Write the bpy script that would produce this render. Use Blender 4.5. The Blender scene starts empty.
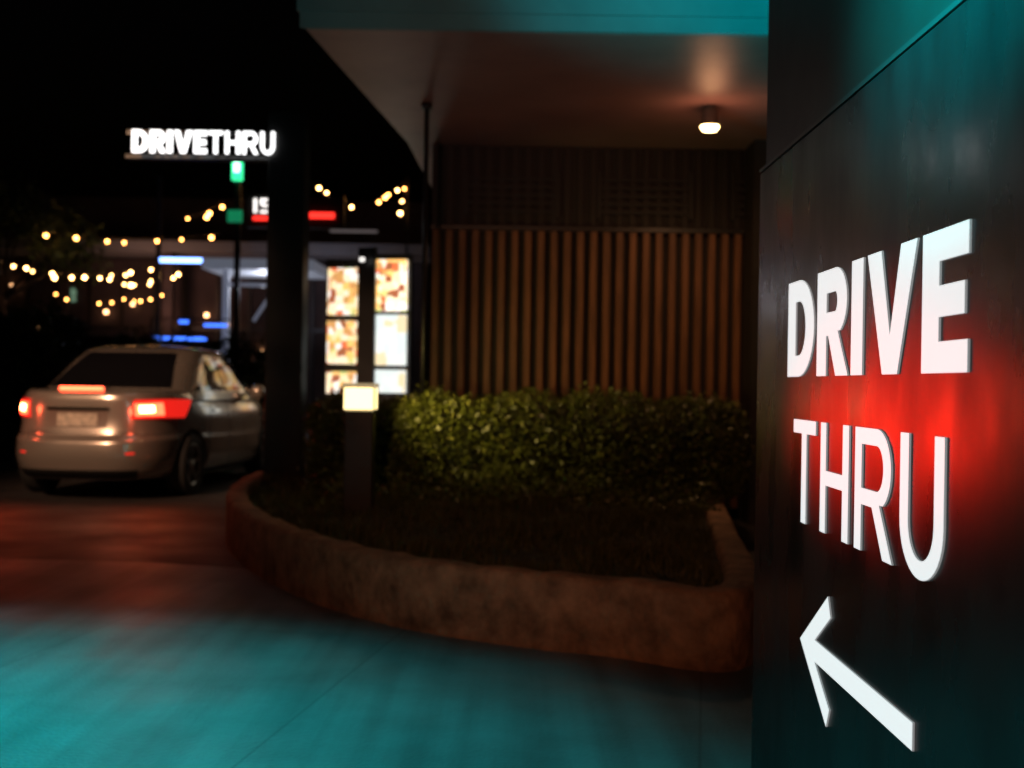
import bpy, bmesh, math, random
import numpy as np
from mathutils import Matrix, Vector
random.seed(7); rng=np.random.default_rng(7)
sc=bpy.context.scene
col=sc.collection
sc.view_settings.view_transform='Standard'; sc.view_settings.look='None'; sc.view_settings.exposure=0

# ------------------------------------------------------------------ helpers
def mat(name, base=(.5,.5,.5), rough=.6, metal=0., emis=None, es=0., var=0., vscale=5., bump=0., bscale=40., coat=0., rvar=0., stretch=(1,1,1), spec=.5):
    m=bpy.data.materials.new(name); m.use_nodes=True
    nt=m.node_tree; N=nt.nodes; L=nt.links; b=N['Principled BSDF']
    b.inputs['Base Color'].default_value=(*base,1); b.inputs['Roughness'].default_value=rough
    b.inputs['Metallic'].default_value=metal; b.inputs['Coat Weight'].default_value=coat
    b.inputs['Coat Roughness'].default_value=.06; b.inputs['Specular IOR Level'].default_value=spec
    if emis: b.inputs['Emission Color'].default_value=(*emis,1); b.inputs['Emission Strength'].default_value=es
    if var or bump or rvar:
        tc=N.new('ShaderNodeTexCoord'); mp=N.new('ShaderNodeMapping'); mp.inputs['Scale'].default_value=stretch
        L.new(tc.outputs['Object'],mp.inputs['Vector'])
    if var:
        n=N.new('ShaderNodeTexNoise'); n.inputs['Scale'].default_value=vscale; n.inputs['Detail'].default_value=7; n.inputs['Roughness'].default_value=.65
        L.new(mp.outputs[0],n.inputs['Vector'])
        r=N.new('ShaderNodeValToRGB'); r.color_ramp.elements[0].position=.3; r.color_ramp.elements[1].position=.7
        r.color_ramp.elements[0].color=(*[c*(1-var) for c in base],1); r.color_ramp.elements[1].color=(*[min(1,c*(1+var)) for c in base],1)
        L.new(n.outputs['Fac'],r.inputs['Fac']); L.new(r.outputs['Color'],b.inputs['Base Color'])
    if rvar:
        n2=N.new('ShaderNodeTexNoise'); n2.inputs['Scale'].default_value=vscale*.6; n2.inputs['Detail'].default_value=8
        L.new(mp.outputs[0],n2.inputs['Vector'])
        mr=N.new('ShaderNodeMapRange'); mr.inputs['From Min'].default_value=.3; mr.inputs['From Max'].default_value=.7
        mr.inputs['To Min'].default_value=max(.02,rough-rvar); mr.inputs['To Max'].default_value=rough+rvar
        L.new(n2.outputs['Fac'],mr.inputs['Value']); L.new(mr.outputs[0],b.inputs['Roughness'])
    if bump:
        n3=N.new('ShaderNodeTexNoise'); n3.inputs['Scale'].default_value=bscale; n3.inputs['Detail'].default_value=6
        L.new(mp.outputs[0],n3.inputs['Vector'])
        bp=N.new('ShaderNodeBump'); bp.inputs['Strength'].default_value=bump; bp.inputs['Distance'].default_value=.02
        L.new(n3.outputs['Fac'],bp.inputs['Height']); L.new(bp.outputs[0],b.inputs['Normal'])
    return m

def empty(name, loc=(0,0,0)):
    e=bpy.data.objects.new(name,None); e.location=loc; e.empty_display_size=.2; col.objects.link(e); return e
def par(o,e,keep=True):
    o.parent=e
    if keep: o.matrix_parent_inverse=Matrix.Translation(-Vector(e.location))
def obj(name, verts, faces, m=None, parent=None, smooth=False, keep=True):
    me=bpy.data.meshes.new(name); me.from_pydata([tuple(v) for v in verts],[],[tuple(f) for f in faces]); me.update()
    if m: me.materials.append(m)
    if smooth: me.shade_smooth()
    o=bpy.data.objects.new(name,me); col.objects.link(o)
    if parent: par(o,parent,keep)
    return o
def box(name,x0,x1,y0,y1,z0,z1,m,parent=None,bev=0.,keep=True):
    v=[(x,y,z) for z in (z0,z1) for y in (y0,y1) for x in (x0,x1)]
    f=[(0,2,3,1),(4,5,7,6),(0,1,5,4),(1,3,7,5),(3,2,6,7),(2,0,4,6)]
    o=obj(name,v,f,m,parent,keep=keep)
    if bev:
        b=o.modifiers.new('b','BEVEL'); b.width=bev; b.segments=3; b.limit_method='ANGLE'
    return o
def boxes(name,lst,m,parent=None,keep=True):
    V=[];F=[]
    for (x0,x1,y0,y1,z0,z1) in lst:
        k=len(V); V+=[(x,y,z) for z in (z0,z1) for y in (y0,y1) for x in (x0,x1)]
        F+=[tuple(k+i for i in f) for f in [(0,2,3,1),(4,5,7,6),(0,1,5,4),(1,3,7,5),(3,2,6,7),(2,0,4,6)]]
    return obj(name,V,F,m,parent,keep=keep)
def cyl(name,p0,p1,r0,r1,m,parent=None,n=24,keep=True):
    p0=Vector(p0);p1=Vector(p1);d=(p1-p0).normalized()
    a=d.orthogonal().normalized(); b=d.cross(a)
    V=[];F=[]
    for p,r in((p0,r0),(p1,r1)):
        for i in range(n):
            t=2*math.pi*i/n; V.append(p+a*math.cos(t)*r+b*math.sin(t)*r)
    for i in range(n):
        j=(i+1)%n; F.append((i,j,n+j,n+i))
    F.append(tuple(range(n-1,-1,-1))); F.append(tuple(range(n,2*n)))
    o=obj(name,V,F,m,parent,keep=keep)
    for k,p in enumerate(o.data.polygons): p.use_smooth = len(p.vertices)==4
    return o
def lathe(name,center,axis,prof,m,parent=None,n=40,keep=True):
    c=Vector(center); d=Vector(axis).normalized(); a=d.orthogonal().normalized(); b=d.cross(a)
    V=[];F=[]
    for (h,r) in prof:
        for i in range(n):
            t=2*math.pi*i/n; V.append(c+d*h+a*math.cos(t)*r+b*math.sin(t)*r)
    for k in range(len(prof)-1):
        for i in range(n):
            j=(i+1)%n; F.append((k*n+i,k*n+j,(k+1)*n+j,(k+1)*n+i))
    return obj(name,V,F,m,parent,smooth=True,keep=keep)
def spot(name,loc,target,power,color,angle,blend=1.,rad=.1,parent=None):
    l=bpy.data.lights.new(name,'SPOT'); l.energy=power; l.color=color; l.spot_size=math.radians(angle); l.spot_blend=blend; l.shadow_soft_size=rad
    o=bpy.data.objects.new(name,l); o.location=loc
    o.rotation_euler=(Vector(target)-Vector(loc)).to_track_quat('-Z','Y').to_euler(); col.objects.link(o)
    if parent: par(o,parent)
    return o
def point(name,loc,power,color,rad=.05,parent=None):
    l=bpy.data.lights.new(name,'POINT'); l.energy=power; l.color=color; l.shadow_soft_size=rad
    o=bpy.data.objects.new(name,l); o.location=loc; col.objects.link(o)
    if parent: par(o,parent)
    return o

# leaves: one mesh of many folded leaf quads
def leaves(name,P,size,m,parent=None,up=.0):
    n=len(P); d=rng.normal(size=(n,3)); d[:,2]+=up; d/=np.linalg.norm(d,axis=1)[:,None]
    e=rng.normal(size=(n,3)); e-=d*(d*e).sum(1)[:,None]; e/=np.linalg.norm(e,axis=1)[:,None]
    s=size*rng.uniform(.6,1.3,size=(n,1))
    a=P-d*s; b=P+e*s*.45; c=P+d*s; f=P-e*s*.45
    V=np.stack([a,b,c,f],1).reshape(-1,3)
    me=bpy.data.meshes.new(name); me.vertices.add(4*n); me.vertices.foreach_set('co',V.ravel())
    me.loops.add(4*n); me.loops.foreach_set('vertex_index',np.arange(4*n,dtype=np.int32))
    me.polygons.add(n); me.polygons.foreach_set('loop_start',np.arange(0,4*n,4,dtype=np.int32)); 
    try: me.polygons.foreach_set('loop_total',np.full(n,4,dtype=np.int32))
    except Exception: pass
    me.update(calc_edges=True); me.validate(); me.materials.append(m)
    o=bpy.data.objects.new(name,me); col.objects.link(o)
    if parent: par(o,parent)
    return o

# ------------------------------------------------------------------ lettering
def arc(cx,cy,rx,ry,a0,a1,n=18):
    return [(cx+rx*math.cos(math.radians(a0+(a1-a0)*i/n)),cy+ry*math.sin(math.radians(a0+(a1-a0)*i/n))) for i in range(n+1)]
def glyph(c,b,h):
    if c=='D':
        W=.88; return W,[[(0,0)]+arc(W-.5,.5,.5,.5,-90,90)+[(0,1)],[(b,h)]+arc(W-.5,.5,.5-b,.5-h,-90,90)+[(b,1-h)]]
    if c=='R':
        W=.84; r=.31; cy=1-r; yb=1-2*r
        return W,[[(0,0),(b,0),(b,yb),(W-r-b*.75,yb),(W-b*1.1,0),(W+.02,0),(W-r+.02+b*.12,yb+.035)]+arc(W-r-.02,cy,r,r,-62,90)+[(0,1)],
                  [(b,yb+h)]+arc(W-r-.02,cy,r-b if r-b>.06 else .06,r-h,-90,90)+[(b,1-h)]]
    if c=='I': return b,[[(0,0),(b,0),(b,1),(0,1)]]
    if c=='V':
        W=.98; k=b*1.08; return W,[[(0,1),(k,1),(W/2,.30 if b>.2 else .2),(W-k,1),(W,1),(W/2+b*.55,0),(W/2-b*.55,0)]]
    if c=='E':
        W=.70; mid=.5; return W,[[(0,0),(W,0),(W,h),(b,h),(b,mid-h/2),(W*.93,mid-h/2),(W*.93,mid+h/2),(b,mid+h/2),(b,1-h),(W,1-h),(W,1),(0,1)]]
    if c=='T':
        W=.76; return W,[[(W/2-b/2,0),(W/2+b/2,0),(W/2+b/2,1-h),(W,1-h),(W,1),(0,1),(0,1-h),(W/2-b/2,1-h)]]
    if c=='H':
        W=.80; return W,[[(0,0),(b,0),(b,.5-h/2),(W-b,.5-h/2),(W-b,0),(W,0),(W,1),(W-b,1),(W-b,.5+h/2),(b,.5+h/2),(b,1),(0,1)]]
    if c=='U':
        W=.78; r=W/2; return W,[[(0,1)]+arc(r,r,r,r+.01,180,360)+[(W,1),(W-b,1)]+arc(r,r,r-b,r-h+.01,360,180)+[(b,1)]]
def curve_mesh(name,splines,extr,M,mats,parent,bevel=0.):
    cu=bpy.data.curves.new(name,'CURVE'); cu.dimensions='2D'; cu.fill_mode='BOTH'; cu.extrude=extr
    if bevel: cu.bevel_depth=bevel; cu.bevel_resolution=1
    for pl in splines:
        s=cu.splines.new('POLY'); s.points.add(len(pl)-1); s.use_cyclic_u=True
        for i,(x,y) in enumerate(pl): s.points[i].co=(x,y,0,1)
    o=bpy.data.objects.new(name+'_c',cu); col.objects.link(o); bpy.context.view_layer.update()
    me=bpy.data.meshes.new_from_object(o.evaluated_get(bpy.context.evaluated_depsgraph_get()))
    bpy.data.objects.remove(o); me.name=name
    me.materials.clear()
    for m in mats: me.materials.append(m)
    for p in me.polygons: p.material_index = 0 if p.normal.z>.5 else min(1,len(mats)-1); p.use_smooth=False
    me.transform(M)
    r=bpy.data.objects.new(name,me); col.objects.link(r); par(r,parent); return r
def word(runs,width,height):
    # runs: list (text,b,h,tracking)
    x=0; out=[]
    for t,b,h,tr in runs:
        for c in t:
            W,sp=glyph(c,b,h)
            out+=[[(x+p,q) for p,q in s] for s in sp]; x+=W+tr
    x-=runs[-1][3]
    return [[(p/x*width,q*height) for p,q in s] for s in out]
def frame(origin,xd,yd):
    xd=Vector(xd);yd=Vector(yd);z=xd.cross(yd)
    return Matrix(((xd.x,yd.x,z.x,origin[0]),(xd.y,yd.y,z.y,origin[1]),(xd.z,yd.z,z.z,origin[2]),(0,0,0,1)))

# ------------------------------------------------------------------ materials
M_asph=mat('asphalt',(.040,.034,.033),.58,var=.35,vscale=3,bump=.4,bscale=120,rvar=.12)
M_gloss=mat('black_panel',(.010,.0095,.010),.30,var=.4,vscale=5,rvar=.12,bump=.07,bscale=4,spec=.42,stretch=(1,1.5,.7))
M_up=mat('upper_panel',(.020,.013,.012),.42,var=.3,vscale=2,rvar=.1,spec=.4)
M_trim=mat('dark_trim',(.03,.025,.025),.4)
M_letter=mat('lit_acrylic',(.8,.8,.8),.35,emis=(1,1,1),es=.80)
M_lside=mat('letter_side',(.3,.3,.31),.4,emis=(1,1,1),es=.22)
M_black=mat('black_metal',(.012,.012,.013),.35,metal=.0,rvar=.1,vscale=4)
M_wood=mat('wood_slat',(.20,.078,.034),.5,var=.5,vscale=6,stretch=(3,3,.3),bump=.1,bscale=30)
M_wallb=mat('dark_wall',(.02,.014,.012),.7,var=.3,vscale=4)
M_soff=mat('soffit',(.40,.26,.23),.45,var=.25,vscale=.8,bump=.02,bscale=4)
M_fasc=mat('fascia',(.10,.28,.29),.45,var=.2,vscale=1)  # teal of the light on the fascia put into its base colour
M_kerb=mat('planter_concrete',(.36,.20,.115),.8,var=.6,vscale=7,bump=.9,bscale=22)
M_soil=mat('soil',(.03,.025,.012),.9,var=.4,vscale=8,bump=.6,bscale=20)
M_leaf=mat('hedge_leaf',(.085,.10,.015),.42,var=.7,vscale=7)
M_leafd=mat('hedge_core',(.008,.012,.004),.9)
M_grass=mat('grass_blade',(.075,.078,.016),.55,var=.5,vscale=5)

def forecourt_mat():
    m=mat('forecourt_concrete',(.18,.18,.18),.52,var=.28,vscale=1.6,bump=.25,bscale=70,rvar=.12)
    nt=m.node_tree;N=nt.nodes;L=nt.links;b=N['Principled BSDF']
    tc=N.new('ShaderNodeTexCoord');mp=N.new('ShaderNodeMapping');mp.inputs['Rotation'].default_value=(0,0,.16)
    br=N.new('ShaderNodeTexBrick');br.inputs['Scale'].default_value=1;br.inputs['Brick Width'].default_value=1.35;br.inputs['Row Height'].default_value=2.6
    br.offset=0;br.inputs['Mortar Size'].default_value=.008;br.inputs['Mortar Smooth'].default_value=.8
    br.inputs['Color1'].default_value=(1,1,1,1);br.inputs['Color2'].default_value=(.9,.9,.9,1);br.inputs['Mortar'].default_value=(.6,.6,.6,1)
    L.new(tc.outputs['Object'],mp.inputs['Vector']);L.new(mp.outputs[0],br.inputs['Vector'])
    src=b.inputs['Base Color'].links[0].from_socket
    mp2=N.new('ShaderNodeMapping');mp2.inputs['Rotation'].default_value=(0,0,-.55);mp2.inputs['Scale'].default_value=(3.5,.12,1)
    n=N.new('ShaderNodeTexNoise');n.inputs['Scale'].default_value=1.7;n.inputs['Detail'].default_value=5
    L.new(tc.outputs['Object'],mp2.inputs['Vector']);L.new(mp2.outputs[0],n.inputs['Vector'])
    r=N.new('ShaderNodeMapRange');r.inputs['From Min'].default_value=.35;r.inputs['From Max'].default_value=.65;r.inputs['To Min'].default_value=.64;r.inputs['To Max'].default_value=1.08
    L.new(n.outputs['Fac'],r.inputs['Value'])
    mx=N.new('ShaderNodeMix');mx.data_type='RGBA';mx.blend_type='MULTIPLY';mx.inputs[0].default_value=1
    L.new(src,mx.inputs[6]);L.new(br.outputs['Color'],mx.inputs[7])
    mx2=N.new('ShaderNodeVectorMath');mx2.operation='SCALE'
    L.new(mx.outputs[2],mx2.inputs[0]);L.new(r.outputs[0],mx2.inputs['Scale']);L.new(mx2.outputs[0],b.inputs['Base Color'])
    return m
M_fore=forecourt_mat()

# ------------------------------------------------------------------ world
w=bpy.data.worlds.new('World'); sc.world=w; w.use_nodes=True
nt=w.node_tree; bg=nt.nodes['Background']; sky=nt.nodes.new('ShaderNodeTexSky'); sky.sky_type='NISHITA'; sky.sun_disc=False
sky.sun_elevation=math.radians(-4); sky.sun_rotation=math.radians(200)
nt.links.new(sky.outputs[0],bg.inputs[0]); bg.inputs[1].default_value=.03

# ------------------------------------------------------------------ ground
obj('ground',[(-250,-60,0),(250,-60,0),(250,400,0),(-250,400,0)],[(0,1,2,3)],M_asph)
fc=[(-9,-5,.004),(4.5,-5,.004),(4.5,6.2,.004),(1,6.5,.004),(-2.2,7.4,.004),(-9,7.9,.004)]
obj('pavement',fc,[tuple(range(6))],M_fore)

# ------------------------------------------------------------------ DRIVE THRU sign wall (plane x=X0)
X0=.72; H=1.14
E=empty('drive_thru_sign',(X0,3,0))
ztop=H+.874*X0
box('panel',X0,X0+.24,.8,4.9*X0,.0,ztop,M_gloss,E,bev=.004)
box('upper_panel',X0+.012,X0+.228,.8,4.9*X0-.02,ztop+.012,3.2,M_up,E,bev=.004)
box('seam_trim',X0-.003,X0+.22,.805,4.9*X0-.005,ztop+.001,ztop+.011,M_trim,E)
LX=X0-.0026
sp=word([('DRIVE',.27,.215,.10)],(4.33-2.622)*X0,.333*X0)
curve_mesh('letters_drive',sp,.0015,frame((LX,4.33*X0,H+.042*X0),(0,-1,0),(0,0,1)),[M_letter,M_lside],E,bevel=.0008)
sp=word([('THRU',.158,.128,.17)],(4.22-2.75)*X0,.347*X0)
curve_mesh('letters_thru',sp,.0015,frame((LX,4.22*X0,H-.455*X0),(0,-1,0),(0,0,1)),[M_letter,M_lside],E,bevel=.0008)
t=.034; a=.30; bb=.172; k=t/math.sin(math.atan2(bb,a))*1.0
dirx,diry=a/math.hypot(a,bb),bb/math.hypot(a,bb); nx,ny=-diry*t,dirx*t
o1=(a+nx,bb+ny); o2=(a-nx,bb-ny)
def meet(p,d,y): s=(y-p[1])/d[1]; return (p[0]+d[0]*s,y)
inn=meet(o2,(-dirx,-diry),t)
arrow=[(-k*.9,0),o1,o2,inn,(1.08,t),(1.08,-t),(inn[0],-t),(o2[0],-o2[1]),(o1[0],-o1[1])]
arrow=[(x*X0,y*X0) for x,y in arrow][::-1]
curve_mesh('arrow',[arrow],.0015,frame((LX,4.02*X0,H-.849*X0),(0,-1,0),(0,0,1)),[M_letter,M_lside],E,bevel=.0008)

# ------------------------------------------------------------------ drive-thru building with canopy
B=empty('restaurant_building',(1,10.4,0))
WY=10.4
box('wall_core',-.72,7,WY,17,0,3.2,M_wallb,B)
zs=2.46
L=[];x=-.70
while x<7: L.append((x,x+.058,WY-.075,WY-.002,.1,zs)); x+=.113
slo=boxes('slats',L,M_wood,B); bv=slo.modifiers.new('b','BEVEL'); bv.width=.004; bv.segments=1
box('slat_cap',-.72,7,WY-.09,WY-.003,zs+.002,zs+.04,M_black,B)
L=[];x=-.70
while x<7: L.append((x,x+.05,WY-.03,WY-.001,zs+.05,3.195)); x+=.113
boxes('ribs',L,mat('dark_rib',(.018,.012,.010),.6),B)
for i,xx in enumerate((-.4,.75,1.9)):
    boxes('vent_%d'%i,[(xx,xx+.75,WY-.05,WY-.032,2.62+j*.07,2.65+j*.07) for j in range(5)]+[(xx-.04,xx,WY-.055,WY-.032,2.58,2.99),(xx+.75,xx+.79,WY-.055,WY-.032,2.58,2.99)],mat('vent_dark',(.014,.012,.012),.6),B)
box('pilaster',1.98,2.35,WY-.45,WY-.091,0,3.195,M_wallb,B)
pts=[(-1.24,7.05),(7,7.05),(7,17),(-.8,17),(-.93,10.33)]
def prism(name,pts,z0,z1,m,parent):
    n=len(pts);V=[(x,y,z0) for x,y in pts]+[(x,y,z1) for x,y in pts]
    F=[tuple(range(n-1,-1,-1)),tuple(range(n,2*n))]+[(i,(i+1)%n,n+(i+1)%n,n+i) for i in range(n)]
    return obj(name,V,F,m,parent)
prism('canopy_soffit',pts,3.203,3.3,M_soff,B)
prism('canopy_fascia',[(-1.29,7.0),(7.05,7.0),(7.05,17.05),(-.85,17.05),(-.985,10.33)],3.301,3.85,M_fasc,B)
prism('canopy_drip',[(-1.275,7.015),(7,7.015),(7,7.049),(-1.24,7.049)],3.205,3.3,M_fasc,B)
cyl('canopy_post',(-.66,8.86,.3),(-.66,8.86,3.2),.018,.018,M_black,B)
cyl('post_flange',(-.66,8.86,3.16),(-.66,8.86,3.2),.04,.04,M_black,B)
# soffit downlight
D=empty('ceiling_lamp',(1.45,8.9,3.2))
M_can=mat('lamp_can',(.16,.12,.09),.4,metal=.5)
LC=(1.42,8.8,3.2)
lathe('can',LC,(0,0,-1),[(0,.0),(0,.05),(.03,.05),(.035,.062),(.13,.062),(.15,.085),(.15,.078),(.12,.055)],M_can,D)
lathe('bulb',LC,(0,0,-1),[(.115,0.056),(.135,.06),(.155,.068),(.18,.05),(.19,.0)],mat('bulb_warm',(1,.8,.5),.4,emis=(1,.72,.28),es=16),D)
spot('lamp',(1.42,8.8,3.0),(1.42,9.5,0),26,(1,.50,.22),150,.8,.05,D)
point('lamp_glow',(1.42,8.7,2.93),3.6,(1,.38,.20),.12,D)

# ------------------------------------------------------------------ planter
outer=[(1.0,4.92),(.4,5.04),(-.05,5.24),(-.51,5.56),(-.97,6.1),(-1.4,6.85),(-1.80,7.8),(-2.08,8.8),(-2.22,9.8),(-2.25,10.8),(-1.95,11.5),(-1.2,11.8),(0,11.8),(1.7,11.8),(1.62,9.5),(1.35,7.2)]
def crom(P,n=6):
    out=[];m=len(P)
    for i in range(m):
        p0,p1,p2,p3=[np.array(P[(i+j)%m]) for j in (-1,0,1,2)]
        for s in range(n):
            u=s/n; out.append(.5*((2*p1)+(-p0+p2)*u+(2*p0-5*p1+4*p2-p3)*u*u+(-p0+3*p1-3*p2+p3)*u**3))
    return np.array(out)
O=crom(outer)
def inset(P,d):
    T=np.roll(P,-1,0)-np.roll(P,1,0); T/=np.linalg.norm(T,axis=1)[:,None]
    Nn=np.stack([-T[:,1],T[:,0]],1)
    c=P.mean(0); s=np.sign(((c-P)*Nn).sum(1)).mean()
    s=1 if s>0 else -1
    return P+Nn*s*d
PL=empty('planter',(0,8,0))
rings=[(0,0),(0,.295),(.012,.318),(.03,.325),(.12,.325),(.138,.318),(.15,.30),(.15,.1)]
V=[];F=[];n=len(O)
for d,z in rings:
    Q=inset(O,d)
    for i,q in enumerate(Q): V.append((q[0],q[1],z+ (.005*math.sin(i*1.7)+.003*math.sin(i*3.1) if z>.29 else 0)))
for k in range(len(rings)-1):
    for i in range(n):
        j=(i+1)%n; F.append((k*n+i,(k+1)*n+i,(k+1)*n+j,k*n+j))
o=obj('kerb_wall',V,F,M_kerb,PL,smooth=True)
bm=bmesh.new();bm.from_mesh(o.data);bmesh.ops.recalc_face_normals(bm,faces=bm.faces);bm.to_mesh(o.data);bm.free()
I=inset(O,.151); cen=np.array([-.1,8.4])
def hmound(x,y):
    return .25+.10*math.exp(-((x+.1)**2/1.6+(y-8.4)**2/4))+.015*math.sin(x*5+y*3)
V=[];F=[]
ss=[1,.9,.75,.55,.35,.15]
for s in ss:
    for q in I:
        p=cen+(q-cen)*s; V.append((p[0],p[1],hmound(*p)))
for k in range(len(ss)-1):
    for i in range(n):
        j=(i+1)%n;F.append((k*n+i,k*n+j,(k+1)*n+j,(k+1)*n+i))
F.append(tuple((len(ss)-1)*n+i for i in range(n)))
obj('soil',V,F,M_soil,PL,smooth=True)
def inside(x,y,P):
    c=False;m=len(P);j=m-1
    for i in range(m):
        if (P[i][1]>y)!=(P[j][1]>y) and x<(P[j][0]-P[i][0])*(y-P[i][1])/(P[j][1]-P[i][1])+P[i][0]: c=not c
        j=i
    return c
I2=inset(O,.17)
V=[];F=[];cnt=0
while cnt<26000:
    x=random.uniform(-2.3,1.6);y=random.uniform(5,11)
    if not inside(x,y,I2): continue
    if y>9.2 and x>-.9: continue
    z=hmound(x,y)-.01; hh=random.uniform(.03,.09)*(1+.6*math.sin(x*6+1)*math.sin(y*5)); a=random.uniform(0,6.28); wd=.005
    lx=random.gauss(0,.03);ly=random.gauss(0,.03);k=len(V)
    V+=[(x-wd*math.cos(a),y-wd*math.sin(a),z),(x+wd*math.cos(a),y+wd*math.sin(a),z),(x+lx,y+ly,z+hh)];F.append((k,k+1,k+2));cnt+=1
obj('grass',V,F,M_grass)

HG=empty('hedge',(.3,9.2,.3))
def hedge_points(n,x0,x1,y0,y1,z0,z1,rough=.05,thick=.12,amp=1.):
    P=[]
    cx,cy=(x0+x1)/2,(y0+y1)/2
    while len(P)<n:
        u=rng.uniform(-1,1,3); 
        ax=max(abs(u)); 
        k=np.argmax(np.abs(u))
        if k==2 and u[2]<0: continue
        v=u/ax
        q=v/(np.sum(np.abs(v)**9)**(1/9))
        x=cx+q[0]*(x1-x0)/2; y=cy+q[1]*(y1-y0)/2; z=(z0+z1)/2+q[2]*(z1-z0)/2
        lump=amp*(.05*math.sin(x*4.1+y*2)+.035*math.sin(x*9.3+1)+.03*math.sin(y*7+z*6)+.02*math.sin(x*17+z*5))
        d=-abs(rng.normal(0,thick*.6))+lump+rng.normal(0,rough*.6)
        nn=np.array([v[0] if k==0 else q[0]*.3,v[1] if k==1 else q[1]*.3,v[2] if k==2 else q[2]*.3]); nn/=np.linalg.norm(nn)
        P.append((x+nn[0]*d,y+nn[1]*d,z+nn[2]*d))
    return np.array(P)
P=hedge_points(40000,-.8,1.72,8.45,9.95,.3,1.04,.045,.12,.6)
leaves('foliage',P,.022,M_leaf,HG,up=.2)
P=hedge_points(1800,-.8,1.72,8.43,9.95,.6,1.06,.045,.03,.6)
leaves('young_tips',P,.015,mat('leaf_tip',(.28,.29,.06),.5),HG,up=.8)
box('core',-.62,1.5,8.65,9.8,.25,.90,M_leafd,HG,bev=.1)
P=hedge_points(11000,-1.6,-.6,9.0,10.2,.25,.98,.05,.12,.7)
leaves('foliage_end',P,.025,M_leaf,HG,up=.2)
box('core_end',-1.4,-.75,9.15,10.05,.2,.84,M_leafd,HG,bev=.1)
P=np.array([(rng.uniform(-1.3,1.4),rng.uniform(7.9,8.7),0) for _ in range(6000)])
P[:,2]=[hmound(a,b)+abs(rng.normal(0,.09))*(1 if b>8.2 else .6) for a,b,_ in P]
leaves('ground_cover',P,.022,M_leaf,HG,up=.5)

# bollard light
BL=empty('bollard_light',(-.97,7.7,.3))
box('post',-1.06,-.88,7.62,7.78,.25,.955,M_black,BL,bev=.006)
M_bl=mat('bollard_glass',(1,.9,.7),.3,emis=(1,.76,.34),es=2.6)
box('lens',-1.068,-.872,7.612,7.788,.962,1.10,M_bl,BL,bev=.006)
box('cap',-1.078,-.862,7.602,7.798,1.106,1.13,mat('bollard_cap',(.5,.42,.3),.4,emis=(1,.75,.4),es=.35),BL,bev=.004)
boxes('lens_bars',[(-1.074,-1.064,7.606,7.616,.955,1.106),(-.876,-.866,7.606,7.616,.955,1.106),(-1.074,-1.064,7.784,7.794,.955,1.106),(-.876,-.866,7.784,7.794,.955,1.106)],M_black,BL)
spot('glow_side',(-.84,7.84,1.09),(.1,9.0,1.12),40,(1,.74,.22),95,1,.06,BL)

# ------------------------------------------------------------------ gantry column with DRIVETHRU letters
G=empty('height_gantry',(-2,10.6,0))
box('column',-2.165,-1.845,10.5,10.8,.2,3.5,M_black,G,bev=.01)
box('arm',-3.45,-2.167,10.6,10.72,3.08,3.12,M_black,G,bev=.005)
box('arm_back',-3.45,-2.167,10.64,10.70,3.30,3.34,M_black,G)
M_neon=mat('lit_letters',(1,1,1),.4,emis=(1,1,1),es=2.4)
sp=word([('DRIVE',.25,.2,.14),('THRU',.17,.14,.18)],1.24,.195)
curve_mesh('letters',sp,.015,frame((-3.345,10.47,3.11),(1,0,0),(0,0,1)),[M_neon,M_neon],G)
# ------------------------------------------------------------------ menu boards
def menu_mat(name,seed,warm,es):
    m=bpy.data.materials.new(name);m.use_nodes=True;nt=m.node_tree;N=nt.nodes;Lk=nt.links;b=N['Principled BSDF']
    tc=N.new('ShaderNodeTexCoord');mp=N.new('ShaderNodeMapping');mp.inputs['Location'].default_value=(seed*3.17,0,seed*1.3)
    v=N.new('ShaderNodeTexVoronoi');v.distance='CHEBYCHEV';v.inputs['Scale'].default_value=11 if warm else 6;v.inputs['Randomness'].default_value=.7
    Lk.new(tc.outputs['Object'],mp.inputs[0]);Lk.new(mp.outputs[0],v.inputs['Vector'])
    sp_=N.new('ShaderNodeSeparateColor');Lk.new(v.outputs['Color'],sp_.inputs[0])
    r=N.new('ShaderNodeValToRGB');cr=r.color_ramp;cr.interpolation='CONSTANT'
    cols=[(0,(.35,.10,.04)),(.12,(1,.56,.16)),(.28,(1,.80,.55)),(.44,(.8,.16,.05)),(.52,(1,.9,.8)),(.66,(.65,.32,.10)),(.76,(.6,.6,.2)),(.82,(1,.76,.42))] if warm else [(0,(.95,1,.95)),(.3,(1,1,.95)),(.6,(.85,.95,.92)),(.88,(1,.82,.5))]
    cr.elements[0].position=0;cr.elements[0].color=(*cols[0][1],1);cr.elements[1].position=cols[1][0];cr.elements[1].color=(*cols[1][1],1)
    for p,c in cols[2:]: e=cr.elements.new(p);e.color=(*c,1)
    Lk.new(sp_.outputs[0],r.inputs['Fac'])
    n=N.new('ShaderNodeTexNoise');n.inputs['Scale'].default_value=22;Lk.new(mp.outputs[0],n.inputs['Vector'])
    mx=N.new('ShaderNodeMix');mx.data_type='RGBA';mx.blend_type='MULTIPLY';mx.inputs[0].default_value=.5 if warm else .1
    Lk.new(r.outputs[0],mx.inputs[6]);Lk.new(n.outputs['Color'],mx.inputs[7])
    b.inputs['Base Color'].default_value=(.1,.1,.1,1);Lk.new(mx.outputs[2],b.inputs['Emission Color']);b.inputs['Emission Strength'].default_value=es
    return m
MB=empty('menu_board',(-2,16,0))
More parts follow.
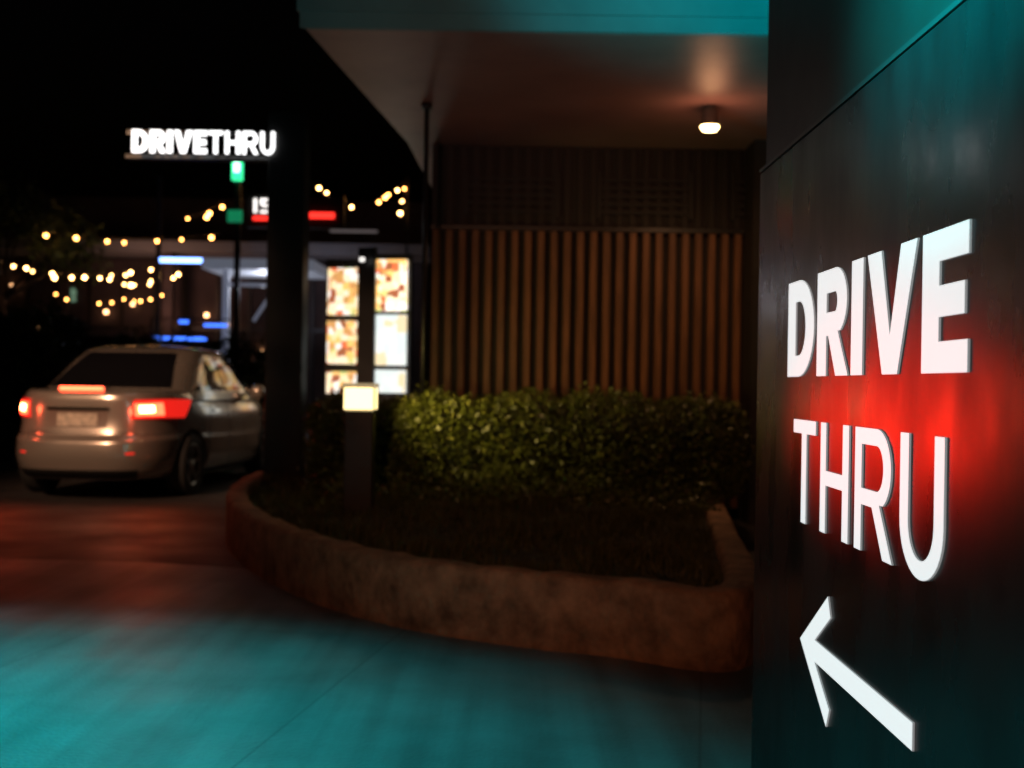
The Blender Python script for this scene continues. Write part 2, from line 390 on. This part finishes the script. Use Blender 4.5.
def tile(name,cx,cy,w_,z0,z1,m,yaw):
    c,s=math.cos(yaw),math.sin(yaw); V=[]
    for z in(z0,z1):
        for dy in(-.04,.04):
            for dx in(-w_/2,w_/2): V.append((cx+dx*c-dy*s,cy+dx*s+dy*c,z))
    return obj(name,V,[(0,2,3,1),(4,5,7,6),(0,1,5,4),(1,3,7,5),(3,2,6,7),(2,0,4,6)],m,MB)
for i,(z0,z1) in enumerate(((.98,1.27),(1.37,1.94),(2.02,2.64))): tile('screen_a%d'%i,-2.26,15.9,.40,z0,z1,menu_mat('menu_a%d'%i,i+1,True,1.7),-.25)
for i,(z0,z1) in enumerate(((1.0,1.30),(1.36,2.02),(2.07,2.74))): tile('screen_b%d'%i,-1.59,15.7,.40,z0,z1,menu_mat('menu_b%d'%i,i+5,i==2,(1.1,1.15,2.2)[i]),-.25)
tile('case_a',-2.245,15.99,.5,.0,2.76,M_black,-.25); tile('case_b',-1.575,15.79,.5,.0,2.82,M_black,-.25)
tile('case_mid',-1.915,15.75,.24,0,2.9,M_black,-.25)
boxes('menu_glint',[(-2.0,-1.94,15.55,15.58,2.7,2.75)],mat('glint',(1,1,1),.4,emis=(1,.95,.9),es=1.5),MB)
# ------------------------------------------------------------------ CAR
M_paint=mat('car_paint',(.47,.41,.36),.24,metal=.65,coat=1.)
M_glass=mat('car_glass',(.008,.008,.01),.05,coat=.5)
M_rub=mat('tyre',(.02,.02,.02),.8)
M_rim=mat('alloy',(.45,.45,.45),.3,metal=.8)
M_seam=mat('car_seam',(.01,.01,.01),.6)
M_tail=mat('tail_lens',(.35,.01,.01),.15,emis=(1,.02,.012),es=.9,coat=1)
M_tailc=mat('tail_core',(1,.2,.1),.3,emis=(1,.05,.02),es=9)
M_tailo=mat('tail_hot',(1,.4,.2),.3,emis=(1,.32,.09),es=45)
M_plate=mat('plate',(.5,.42,.34),.5,var=.5,vscale=30)
M_chr=mat('chrome',(.7,.66,.6),.15,metal=1)
def pch(xs,ys,x):
    xs=list(xs);ys=list(ys)
    if x<=xs[0]:return ys[0]
    if x>=xs[-1]:return ys[-1]
    i=max(k for k in range(len(xs)) if xs[k]<=x); i=min(i,len(xs)-2)
    h=xs[i+1]-xs[i]
    def sl(k):
        if k==0 or k==len(xs)-1: return ((ys[min(k+1,len(xs)-1)]-ys[max(k-1,0)])/(xs[min(k+1,len(xs)-1)]-xs[max(k-1,0)]))
        d0=(ys[k]-ys[k-1])/(xs[k]-xs[k-1]);d1=(ys[k+1]-ys[k])/(xs[k+1]-xs[k])
        return 0 if d0*d1<=0 else 2*d0*d1/(d0+d1)
    u=(x-xs[i])/h;m0=sl(i)*h;m1=sl(i+1)*h
    return (2*u**3-3*u*u+1)*ys[i]+(u**3-2*u*u+u)*m0+(-2*u**3+3*u*u)*ys[i+1]+(u**3-u*u)*m1
def unit(th,nn):
    c,s=math.cos(th),math.sin(th); r=1/((abs(c)**nn+abs(s)**nn)**(1/nn)); return c*r,s*r
TY=[0,.15,.45,.8,1.5,2.8,3.3,3.9,4.3];TZ=[1.0,1.03,1.04,1.035,.98,.95,.95,.82,.66]
LT=[0,.10,.28,.44,.52,.72,.90,.97,1.0]
LW=[.90,.965,1.0,.998,.985,.975,.945,.915,.885]
LR=[.13,.03,.0,.012,.07,.10,.105,.12,.165]
LF=[.16,.05,.0,.03,.06,.12,.22,.28,.36]
def Slow(th,t):
    w_=.85*pch(LT,LW,t); y0=pch(LT,LR,t); y1=4.3-pch(LT,LF,t); L_=(y1-y0)/2; yc=(y0+y1)/2
    a,b=unit(th,4.0); x=w_*a; y=yc+L_*b
    zt=pch(TY,TZ,y); return np.array((x,y,.2+(zt-.2)*t))
GT=[0,.2,.45,.7,.88,.95,1];GW=[.82,.79,.735,.675,.62,.585,.53];GR=[.48,.68,.93,1.19,1.40,1.50,1.62];GF=[3.55,3.36,3.11,2.86,2.66,2.56,2.42];GZ=[.93,1.04,1.18,1.33,1.43,1.465,1.485]
def Sgr(th,t):
    w_=pch(GT,GW,t);y0=pch(GT,GR,t);y1=pch(GT,GF,t);L_=(y1-y0)/2;yc=(y0+y1)/2
    a,b=unit(th,4.6); return np.array((w_*a,yc+L_*b,pch(GT,GZ,t)))
def shell(name,S,nt_,caps,m,parent,nth=144):
    V=[];F=[];ts=np.linspace(0,1,nt_)
    for t in ts:
        for i in range(nth): V.append(S(2*math.pi*i/nth,t))
    for s,dz in caps:
        base=[S(2*math.pi*i/nth,1.0) for i in range(nth)]
        cy=np.mean([p[1] for p in base])
        for p in base: 
            yy=cy+(p[1]-cy)*(1-(1-s)*.8); V.append(np.array((p[0]*s,yy,p[2]+dz)))
    R=nt_+len(caps)
    for k in range(R-1):
        for i in range(nth):
            j=(i+1)%nth;F.append((k*nth+i,k*nth+j,(k+1)*nth+j,(k+1)*nth+i))
    F.append(tuple(range(nth-1,-1,-1))); F.append(tuple((R-1)*nth+i for i in range(nth)))
    return obj(name,V,F,m,parent,smooth=True,keep=False)
def patch(name,S,a0,a1,t0,t1,off,m,parent,na=24,nt_=8,a0t=None,a1t=None):
    a0t=a0 if a0t is None else a0t;a1t=a1 if a1t is None else a1t
    V=[];F=[];e=1e-3
    def P(a,t,of):
        p=S(a,t); du=S(a+e,t)-S(a-e,t); dv=S(a,min(t+e,1))-S(a,max(t-e,0)); nrm=np.cross(du,dv); nrm/=np.linalg.norm(nrm)+1e-12
        return p+nrm*of
    for of in(off,-.01):
        for k in range(nt_+1):
            f=k/nt_; t=t0+(t1-t0)*f; A0=a0+(a0t-a0)*f; A1=a1+(a1t-a1)*f
            for i in range(na+1): V.append(P(math.radians(A0+(A1-A0)*i/na),t,of))
    W=na+1;nn=W*(nt_+1)
    for k in range(nt_):
        for i in range(na):
            a=k*W+i;F.append((a,a+1,a+W+1,a+W))
    edge=[i for i in range(W)]+[k*W+na for k in range(1,nt_+1)]+[nt_*W+i for i in range(na-1,-1,-1)]+[k*W for k in range(nt_-1,0,-1)]
    for q in range(len(edge)):
        a,b=edge[q],edge[(q+1)%len(edge)];F.append((b,a,a+nn,b+nn))
    return obj(name,V,F,m,parent,smooth=False,keep=False)
def car(loc,yaw=0,scale=1.):
    C=empty('silver_sedan_car',(0,0,0))
    body=shell('body',Slow,46,[(.9,.006),(.6,.014),(.3,.02)],M_paint,C)
    body.data.materials.append(M_seam)
    cut=[]
    for sx in(-1,1):
        for yy in(.93,3.48):
            c=cyl('cut',(sx*.55,yy,.31),(sx*1.1,yy,.31),.355,.355,M_seam,None,n=48); cut.append(c)
    bm=bmesh.new()
    for c in cut: bm.from_mesh(c.data)
    me=bpy.data.meshes.new('cuts');bm.to_mesh(me);bm.free();me.materials.append(M_seam)
    for c in cut: bpy.data.objects.remove(c)
    co=bpy.data.objects.new('cuts',me);col.objects.link(co)
    md=body.modifiers.new('bool','BOOLEAN');md.operation='DIFFERENCE';md.object=co;md.solver='EXACT'
    try: md.material_mode='TRANSFER'
    except Exception: pass
    bpy.context.view_layer.update()
    nm=bpy.data.meshes.new_from_object(body.evaluated_get(bpy.context.evaluated_depsgraph_get()))
    body.modifiers.clear();body.data=nm
    bpy.data.objects.remove(co)
    C.location=loc;C.rotation_euler=(0,0,yaw);C.scale=(scale,)*3
    shell('cabin',Sgr,36,[(.8,.012),(.5,.022),(.2,.027)],M_paint,C)
    patch('rear_window',Sgr,-90-41,-90+41,.24,.86,.006,M_glass,C,a0t=-90-38,a1t=-90+38)
    patch('windscreen',Sgr,90-41,90+41,.10,.86,.006,M_glass,C)
    for s in(0,1):
        def sp_(nm_,a0,a1,t0,t1,mm,off,a0t=None,a1t=None):
            if s==0: patch(nm_,Sgr,a0,a1,t0,t1,off,mm,C,a0t=a0t,a1t=a1t)
            else: patch(nm_,Sgr,180-a1,180-a0,t0,t1,off,mm,C,a0t=None if a1t is None else 180-a1t,a1t=None if a0t is None else 180-a0t)
        sp_('side_window_rear',-35,-4,.20,.80,M_glass,.006,-22,-4)
        sp_('side_window_front',-1.8,38,.20,.80,M_glass,.006,-1.8,27)
        def sl_(nm_,a0,a1,t0,t1,mm,off,a0t=None,a1t=None):
            if s==0: patch(nm_,Slow,a0,a1,t0,t1,off,mm,C,a0t=a0t,a1t=a1t)
            else: patch(nm_,Slow,180-a1,180-a0,t0,t1,off,mm,C,a0t=None if a1t is None else 180-a1t,a1t=None if a0t is None else 180-a0t)
        sl_('tail_lamp',-59,-36,.69,.90,M_tail,.012,-57,-31)
        sl_('tail_lamp_core',-57,-45,.72,.86,M_tailc,.018)
        sl_('tail_lamp_hot',-55,-49,.76,.83,M_tailo,.022)
        sl_('bumper_reflector',-60,-56,.30,.32,M_tail,.004)
        sl_('door_seam_a',-22.5,-22,.12,.99,M_seam,.002,-17.5,-17)
        sl_('door_seam_b',-3.2,-2.7,.10,.99,M_seam,.002)
        sl_('door_seam_c',24.5,25,.10,.99,M_seam,.002)
        sl_('handle_a',-16,-11,.80,.825,M_chr,.018)
        sl_('handle_b',3,8,.79,.815,M_chr,.018)
        sl_('bumper_seam',-66,-32,.505,.512,M_seam,.003)
        sl_('sill',-24,24,.0,.05,M_seam,.004)
        sl_('headlamp',46,60,.6,.86,M_glass,.01)
        sx=1 if s==0 else -1
        lathe('mirror',(sx*.93,2.72,1.02),(0,1,0),[(-.05,0),(-.05,.07),(0,.09),(.06,.07),(.1,.0)],M_paint,C,n=16,keep=False)
        box('mirror_arm',*(sorted((sx*.78,sx*.90))),2.70,2.74,.98,1.0,M_seam,C,keep=False)
        for yy in(.93,3.48):
            prof=[(-.09,.19),(-.10,.22),(-.10,.29),(-.07,.308),(.07,.308),(.10,.29),(.10,.22),(.085,.20)]
            lathe('tyre',(sx*.735,yy,.308),(sx,0,0),prof,M_rub,C,keep=False)
            lathe('rim',(sx*.735,yy,.308),(sx,0,0),[(.05,.0),(.05,.02),(.02,.17),(.085,.2),(.092,.205),(.06,.205)],M_seam,C,keep=False)
            lathe('rim_lip',(sx*.735,yy,.308),(sx,0,0),[(.082,.188),(.094,.198),(.094,.208),(.08,.212)],M_rim,C,keep=False)
            V=[];F=[]
            for q in range(5):
                a=2*math.pi*q/5+.3
                for da,r,xx in((-.35,.03,.075),(.35,.03,.075),(.10,.195,.085),(-.10,.195,.085)):
                    V.append((sx*(.735+xx),yy+r*math.cos(a+da),.308+r*math.sin(a+da)))
                for da,r,xx in((-.35,.03,.05),(.35,.03,.05),(.10,.195,.06),(-.10,.195,.06)):
                    V.append((sx*(.735+xx),yy+r*math.cos(a+da),.308+r*math.sin(a+da)))
                k=q*8;F+=[(k,k+1,k+2,k+3),(k+4,k+7,k+6,k+5),(k,k+4,k+5,k+1),(k+1,k+5,k+6,k+2),(k+2,k+6,k+7,k+3),(k+3,k+7,k+4,k)]
            obj('spokes',V,F,M_rim,C,keep=False)
            lathe('hub',(sx*.735,yy,.308),(sx,0,0),[(.06,.045),(.085,.04),(.09,.0)],M_rim,C,n=20,keep=False)
    patch('boot_seam_low',Slow,-121,-59,.535,.545,.002,M_seam,C)
    patch('plate_recess',Slow,-90-19,-90+19,.60,.78,.003,mat('recess',(.16,.11,.09),.5),C)
    patch('chrome_strip',Slow,-90-20,-90+20,.79,.825,.014,M_chr,C)
    patch('plate',Slow,-90-13,-90+13,.61,.755,.012,M_plate,C)
    patch('lower_valance',Slow,-90-36,-90+36,.02,.12,.004,M_seam,C)
    # small high-level stop lamp on the boot lip
    boxes('stop_lamp_housing',[(-.23,.23,.175,.27,1.035,1.068)],M_paint,C,keep=False)
    boxes('high_stop_lamp',[(-.21,.21,.160,.173,1.040,1.070)],mat('stop_bar',(1,.2,.1),.3,emis=(1,.08,.03),es=10),C,keep=False)
    cyl('aerial',(0,1.6,1.49),(0,1.4,1.64),.006,.003,M_seam,C,n=8,keep=False)
    for sx in(-1,1):
        l=bpy.data.lights.new('brake_glow','SPOT');l.energy=8;l.color=(1,.07,.03);l.spot_size=math.radians(160);l.spot_blend=1;l.shadow_soft_size=.08
        ob=bpy.data.objects.new('brake_glow',l);ob.location=(sx*.66,-.02,.84);ob.parent=C;col.objects.link(ob)
        ob.rotation_euler=Vector((0,-1,-.35)).to_track_quat('-Z','Y').to_euler()
        # light spilling sideways over the lens surround
        l=bpy.data.lights.new('lens_spill','POINT');l.energy=1.1;l.color=(1,.10,.04);l.shadow_soft_size=.03
        ob=bpy.data.objects.new('lens_spill',l);ob.location=(sx*.64,-.05,.86);ob.parent=C;col.objects.link(ob)
    # narrow red beam added at the tail lamp to redden the sign panel
    l=bpy.data.lights.new('added_red_beam','SPOT');l.energy=680;l.color=(1,.010,.004);l.spot_size=math.radians(4.2);l.spot_blend=1;l.shadow_soft_size=.07
    ob=bpy.data.objects.new('added_red_beam',l);ob.location=(.66,-.06,.86);ob.parent=C;col.objects.link(ob)
    M=Matrix.Translation(loc)@Matrix.Rotation(yaw,4,'Z')@Matrix.Scale(scale,4)
    tl=M.inverted()@Vector((.72,2.46,1.09))
    ob.rotation_euler=(tl-Vector(ob.location)).to_track_quat('-Z','Y').to_euler()
    return C
car((-4.0,10.95,0),math.radians(-4.5),.985)

# ------------------------------------------------------------------ background
BG=empty('cafe_building',(-8,34,0))
M_bw=mat('bg_wall',(.06,.04,.04),.8,var=.4,vscale=.8)
M_roof=mat('bg_roof',(.22,.22,.24),.6,var=.2,vscale=.5)
box('body',-17,-2.6,36,44,0,4.7,M_bw,BG)
box('roof_slab',-17.5,-2.4,34,44.2,4.75,5.05,M_roof,BG)
box('parapet',-17,-2.6,36.3,44,5.06,6.6,M_bw,BG)
boxes('columns',[(x,x+.25,34.3,34.55,0,4.74) for x in(-16,-13,-10,-6.5,-3.2)],M_bw,BG)
boxes('mullions',[(x,x+.08,35.9,35.98,.3,4.2) for x in np.arange(-16.5,-3,.95)]+[(-16.8,-2.8,35.88,35.97,2.6,2.7)],M_trim,BG)
boxes('lit_windows',[(-13.4,-13.1,35.92,35.96,3.4,3.8),(-7.4,-7.0,35.92,35.96,1.7,2.0),(-4.6,-4.0,35.92,35.96,3.2,3.5)],mat('lit_win',(.3,.2,.1),.4,emis=(.3,.6,.4),es=.3),BG)
boxes('small_lamps',[(-9.2,-9.1,35.8,35.85,3.0,3.1),(-7.55,-7.45,35.8,35.85,1.9,2.05),(-7.2,-7.1,35.8,35.85,2.0,2.1),(-3.9,-3.7,35.8,35.85,2.4,2.5),(-3.9,-3.6,35.8,35.85,3.0,3.3),(-14.2,-14.1,35.8,35.85,2.6,2.7),(-11.4,-11.32,35.8,35.85,3.3,3.38),(-12.2,-12.1,35.8,35.85,3.05,3.15),(-10.3,-10.22,35.8,35.85,2.7,2.78),(-5.4,-5.32,35.8,35.85,2.9,2.98),(-15.0,-14.92,35.8,35.85,3.8,3.88),(-8.5,-8.42,35.8,35.85,2.75,2.83)],mat('lamp_warm_far',(1,.6,.3),.4,emis=(1,.50,.22),es=8),BG)
spot('eaves_lamp',(-10,32.2,2.6),(-10,35.5,5.4),160,(1,.5,.35),110,1,.2,BG)
spot('eaves_lamp_b',(-5.6,32.2,2.6),(-5.2,35.5,5.4),80,(.8,.8,1),110,1,.2,BG)
CN=empty('lit_canopy',(-6.4,28,0))
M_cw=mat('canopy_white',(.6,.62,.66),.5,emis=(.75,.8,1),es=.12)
box('roof',-7.15,-4.6,27.5,30,3.68,3.92,M_cw,CN)
boxes('posts',[(-6.72,-6.58,27.7,27.84,0,3.67),(-4.95,-4.82,27.7,27.84,0,3.67)],M_cw,CN)
boxes('brace',[(-6.575,-5.0,27.72,27.8,3.3,3.38)],M_cw,CN)
cyl('strut',(-6.0,27.75,2.5),(-5.5,27.75,3.28),.04,.04,M_cw,CN,n=8)
box('led_tube',-8.15,-7.17,27.6,27.7,3.82,3.92,mat('led_blue',(1,1,1),.4,emis=(.20,.36,1),es=6),CN)
point('canopy_light',(-5.9,28.6,3.3),45,(.8,.85,1),.2,CN)
NS=empty('neon_sign',(-7,27,0))
Mb=mat('neon_blue',(0,0,1),.4,emis=(.05,.18,1),es=2.6)
boxes('tubes',[(-7.35,-7.15,26.4,26.45,2.36,2.43),(-6.8,-6.3,26.4,26.45,2.30,2.36),(-7.9,-6.75,26.4,26.45,1.99,2.06)],Mb,NS)  # lowest tube stands in for a blue reflection on the car roof
boxes('frame',[(-8.0,-6.2,26.46,26.5,2.45,2.48),(-8.0,-7.95,26.46,26.5,0,2.45),(-6.25,-6.2,26.46,26.5,0,2.45),(-8.0,-6.2,26.46,26.5,1.9,1.93)],M_trim,NS)
GS=empty('green_sign',(-6,26,0))
boxes('panel',[(-6.12,-5.90,25.9,26,5.45,5.88)],mat('green_lit',(0,1,.3),.4,emis=(.04,.9,.35),es=1.6),GS)
boxes('panel_low',[(-6.2,-5.9,25.9,26,4.55,4.8)],mat('green_dim',(0,.5,.2),.4,emis=(.02,.6,.25),es=.3),GS)
boxes('core',[(-6.07,-5.95,25.87,25.89,5.62,5.82)],mat('green_core',(.6,1,.7),.4,emis=(.5,1,.75),es=4),GS)
boxes('pole',[(-6.07,-5.95,26.01,26.1,0,5.9)],M_trim,GS)
PS=empty('price_sign',(-4.7,26,0))
boxes('board',[(-5.8,-3.7,26.0,26.15,4.45,5.15),(-5.1,-4.95,26.02,26.12,0,4.44)],M_trim,PS)
Md=mat('digit',(1,1,1),.4,emis=(1,.95,.9),es=2)
boxes('digits',[(-5.64,-5.59,25.93,25.98,4.76,5.06),(-5.50,-5.26,25.93,25.98,5.02,5.06),(-5.50,-5.45,25.93,25.98,4.93,5.019),(-5.449,-5.26,25.93,25.98,4.895,4.935),(-5.31,-5.26,25.93,25.98,4.805,4.894),(-5.50,-5.26,25.93,25.98,4.76,4.804)],Md,PS)
boxes('red_bar',[(-4.62,-3.9,25.93,25.98,4.66,4.78),(-5.65,-5.3,25.93,25.98,4.60,4.68)],mat('red_lit',(1,0,0),.4,emis=(1,.03,.02),es=2.2),PS)
boxes('white_bar',[(-4.3,-3.2,28,28.04,4.62,4.68)],mat('dim_bar',(.5,.5,.5),.4,emis=(.5,.4,.4),es=.18),PS)
SL=empty('string_lights',(-9,30,4))
def strand(name,a,b,sag,n,es_m,r=.042):
    pts=[]
    for i in range(n):
        u=(i+.5)/n; p=Vector(a).lerp(Vector(b),u); p.z-=sag*4*u*(1-u)+.05+random.uniform(-.04,.04); p.x+=random.uniform(-.2,.2); pts.append(p)
    bm=bmesh.new()
    for p in pts:
        rr=r*random.uniform(.65,1.25)
        bmesh.ops.create_icosphere(bm,subdivisions=2,radius=rr,matrix=Matrix.Translation(p))
    me=bpy.data.meshes.new(name);bm.to_mesh(me);bm.free();me.materials.append(es_m)
    o=bpy.data.objects.new(name,me);col.objects.link(o);par(o,SL)
    pr=None
    for i in range(13):
        u=i/12;p=Vector(a).lerp(Vector(b),u);p.z-=sag*4*u*(1-u)-.03
        if pr is not None: cyl(name+'_wire',pr,p,.012,.012,M_trim,SL,n=5)
        pr=p
Ms=mat('bulb_a',(1,.8,.5),.4,emis=(1,.50,.16),es=23)
Ms2=mat('bulb_b',(1,.8,.5),.4,emis=(1,.40,.09),es=19)
strand('strand1',(-13.2,30,4.1),(-8.9,30,3.95),.35,13,Ms)
strand('strand2',(-10.6,31,3.75),(-8.6,31,4.0),.3,8,Ms,.045)
strand('strand3',(-12.0,30,4.75),(-7.3,30,4.75),.15,7,Ms2)
strand('strand4',(-8.3,30,5.2),(-7.2,30,5.65),.15,4,Ms2)
strand('strand5',(-5.2,30,6.1),(-4.15,30,5.55),.08,5,Ms,.045)
strand('strand6',(-3.5,30,5.65),(-2.75,30,6.15),.08,4,Ms2,.045)
strand('strand7',(-2.78,30,6.15),(-2.76,30,5.3),0,3,Ms,.045)
strand('strand8',(-13,33,3.5),(-9.5,33,3.4),.2,6,Ms2,.03)
strand('strand9',(-9.6,29,3.2),(-8.2,29,3.35),.2,3,Ms2,.035)
boxes('poles',[(-8.95,-8.85,30,30.1,0,6.2),(-2.72,-2.66,30.05,30.12,0,6.3),(-13.3,-13.2,30,30.1,0,5)],M_trim,SL)
LW_=empty('boundary_wall',(-9,24,0))
boxes('wall',[(-14,-7.2,24,24.2,0,1.9)],mat('maroon_wall',(.10,.03,.03),.8,var=.3,vscale=2),LW_)
boxes('coping',[(-14.05,-7.15,23.95,24.25,1.903,1.97)],M_bw,LW_)
SH=empty('shrub_row',(-6,19,0))
M_bgl=mat('bg_leaf',(.035,.06,.02),.6,var=.6,vscale=3)
leaves('shrub_a',hedge_points(5000,-9.2,-6.9,18,20,0,2.15,.12,.3),.07,M_bgl,SH)
leaves('shrub_b',hedge_points(5000,-6.8,-3.6,19,20.6,0,1.75,.12,.3),.06,M_bgl,SH)
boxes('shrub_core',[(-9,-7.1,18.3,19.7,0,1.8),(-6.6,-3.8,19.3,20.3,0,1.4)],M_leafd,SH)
def tree(x,y,h,r,seed):
    T=empty('tree',(x,y,0)); rg=np.random.default_rng(seed)
    cyl('trunk',(x,y,0),(x+.1,y,h*.5),.18,.11,mat('bark',(.06,.04,.03),.9,bump=.5,bscale=15),T,n=12)
    P=[]
    for k in range(9):
        a=rg.uniform(0,6.28);rr=r*rg.uniform(.3,.9);c=np.array((x+rr*math.cos(a),y+rr*math.sin(a),h*rg.uniform(.55,.95)))
        cyl('limb',(x+.08,y,h*.42),tuple(c),.07,.02,M_trim,T,n=8)
        q=rg.normal(size=(420,3));q/=np.linalg.norm(q,axis=1)[:,None];q*=rg.uniform(.3,1,size=(420,1))*r*.5;P.append(q*[1,1,.75]+c)
    leaves('crown',np.concatenate(P),.11,M_bgl,T)
tree(-13.5,31.5,7.5,2.2,1);tree(-10,42,9,2.6,2)

# ------------------------------------------------------------------ lamps and fixtures added outside the frame as fill light
S1=empty('added_car_lamp',(-7.2,2.6,0))  # unseen lamp added to put warm light on the car
cyl('mast',(-7.2,2.6,0),(-7.2,2.6,5.4),.08,.05,M_black,S1)
cyl('arm',(-7.2,2.6,5.38),(-6.1,3.1,5.6),.04,.03,M_black,S1)
box('head',-6.3,-5.85,3.0,3.3,5.58,5.66,M_black,S1,bev=.02)
spot('car_fill',(-6.07,3.15,5.55),(-3.6,12.4,1.1),4600,(1,.56,.33),27,1,.2,S1)
S2=empty('added_warm_lamp',(-.7,-1.6,0))  # unseen warm lamp added to brighten wall, planter and soffit
cyl('mast',(-.7,-1.6,0),(-.7,-1.6,2.5),.05,.04,M_black,S2)
box('head',-.85,-.55,-1.75,-1.55,2.5,2.6,M_black,S2,bev=.02)
spot('warm',(-.7,-1.45,2.45),(.2,6.6,1.0),220,(1,.36,.17),34,1,.15,S2)
box('soffit_fill_head',-.8,-.6,-1.7,-1.55,.35,.45,M_black,S2,bev=.01)
spot('soffit_fill',(-.7,-1.45,.42),(-.1,8.6,3.6),300,(1,.44,.34),21,1,.1,S2)
S3=empty('added_teal_flood',(-3,1.4,0))  # unseen lamps added to tint pavement, canopy and sign wall teal
cyl('mast',(-3.6,1.4,0),(-3.6,1.4,4.95),.05,.04,M_black,S3)
cyl('outrigger',(-3.6,1.4,4.93),(-2.2,5.0,4.98),.03,.03,M_black,S3)
box('head',-2.5,-2.1,4.75,5.05,4.86,4.94,M_black,S3,bev=.02)
spot('teal_fill_down',(-2.3,4.9,4.8),(-2.4,2.6,0),1500,(0.0,.94,1.0),80,1,.2,S3)
spot('teal_fill_up',(-3.1,1.6,1.9),(2.4,7,4.25),1700,(0.0,.92,1.0),36,1,.15,S3)
spot('teal_fill_side',(-1.3,.2,2.9),(.72,1.75,2.18),9500,(0.0,.95,1.0),25,1,.2,S3)

# ------------------------------------------------------------------ camera
cam=bpy.data.cameras.new('cam'); co=bpy.data.objects.new('camera',cam); col.objects.link(co)
cam.sensor_width=36; cam.lens=42.19; cam.clip_end=1000; cam.clip_start=.05
co.matrix_world=Matrix.Translation((0,0,H))@Matrix.Rotation(math.radians(90),4,'X')@Matrix.Rotation(math.radians(.9),4,'Z')
cam.dof.use_dof=True; cam.dof.focus_distance=2.4; cam.dof.aperture_fstop=3.5
sc.camera=co
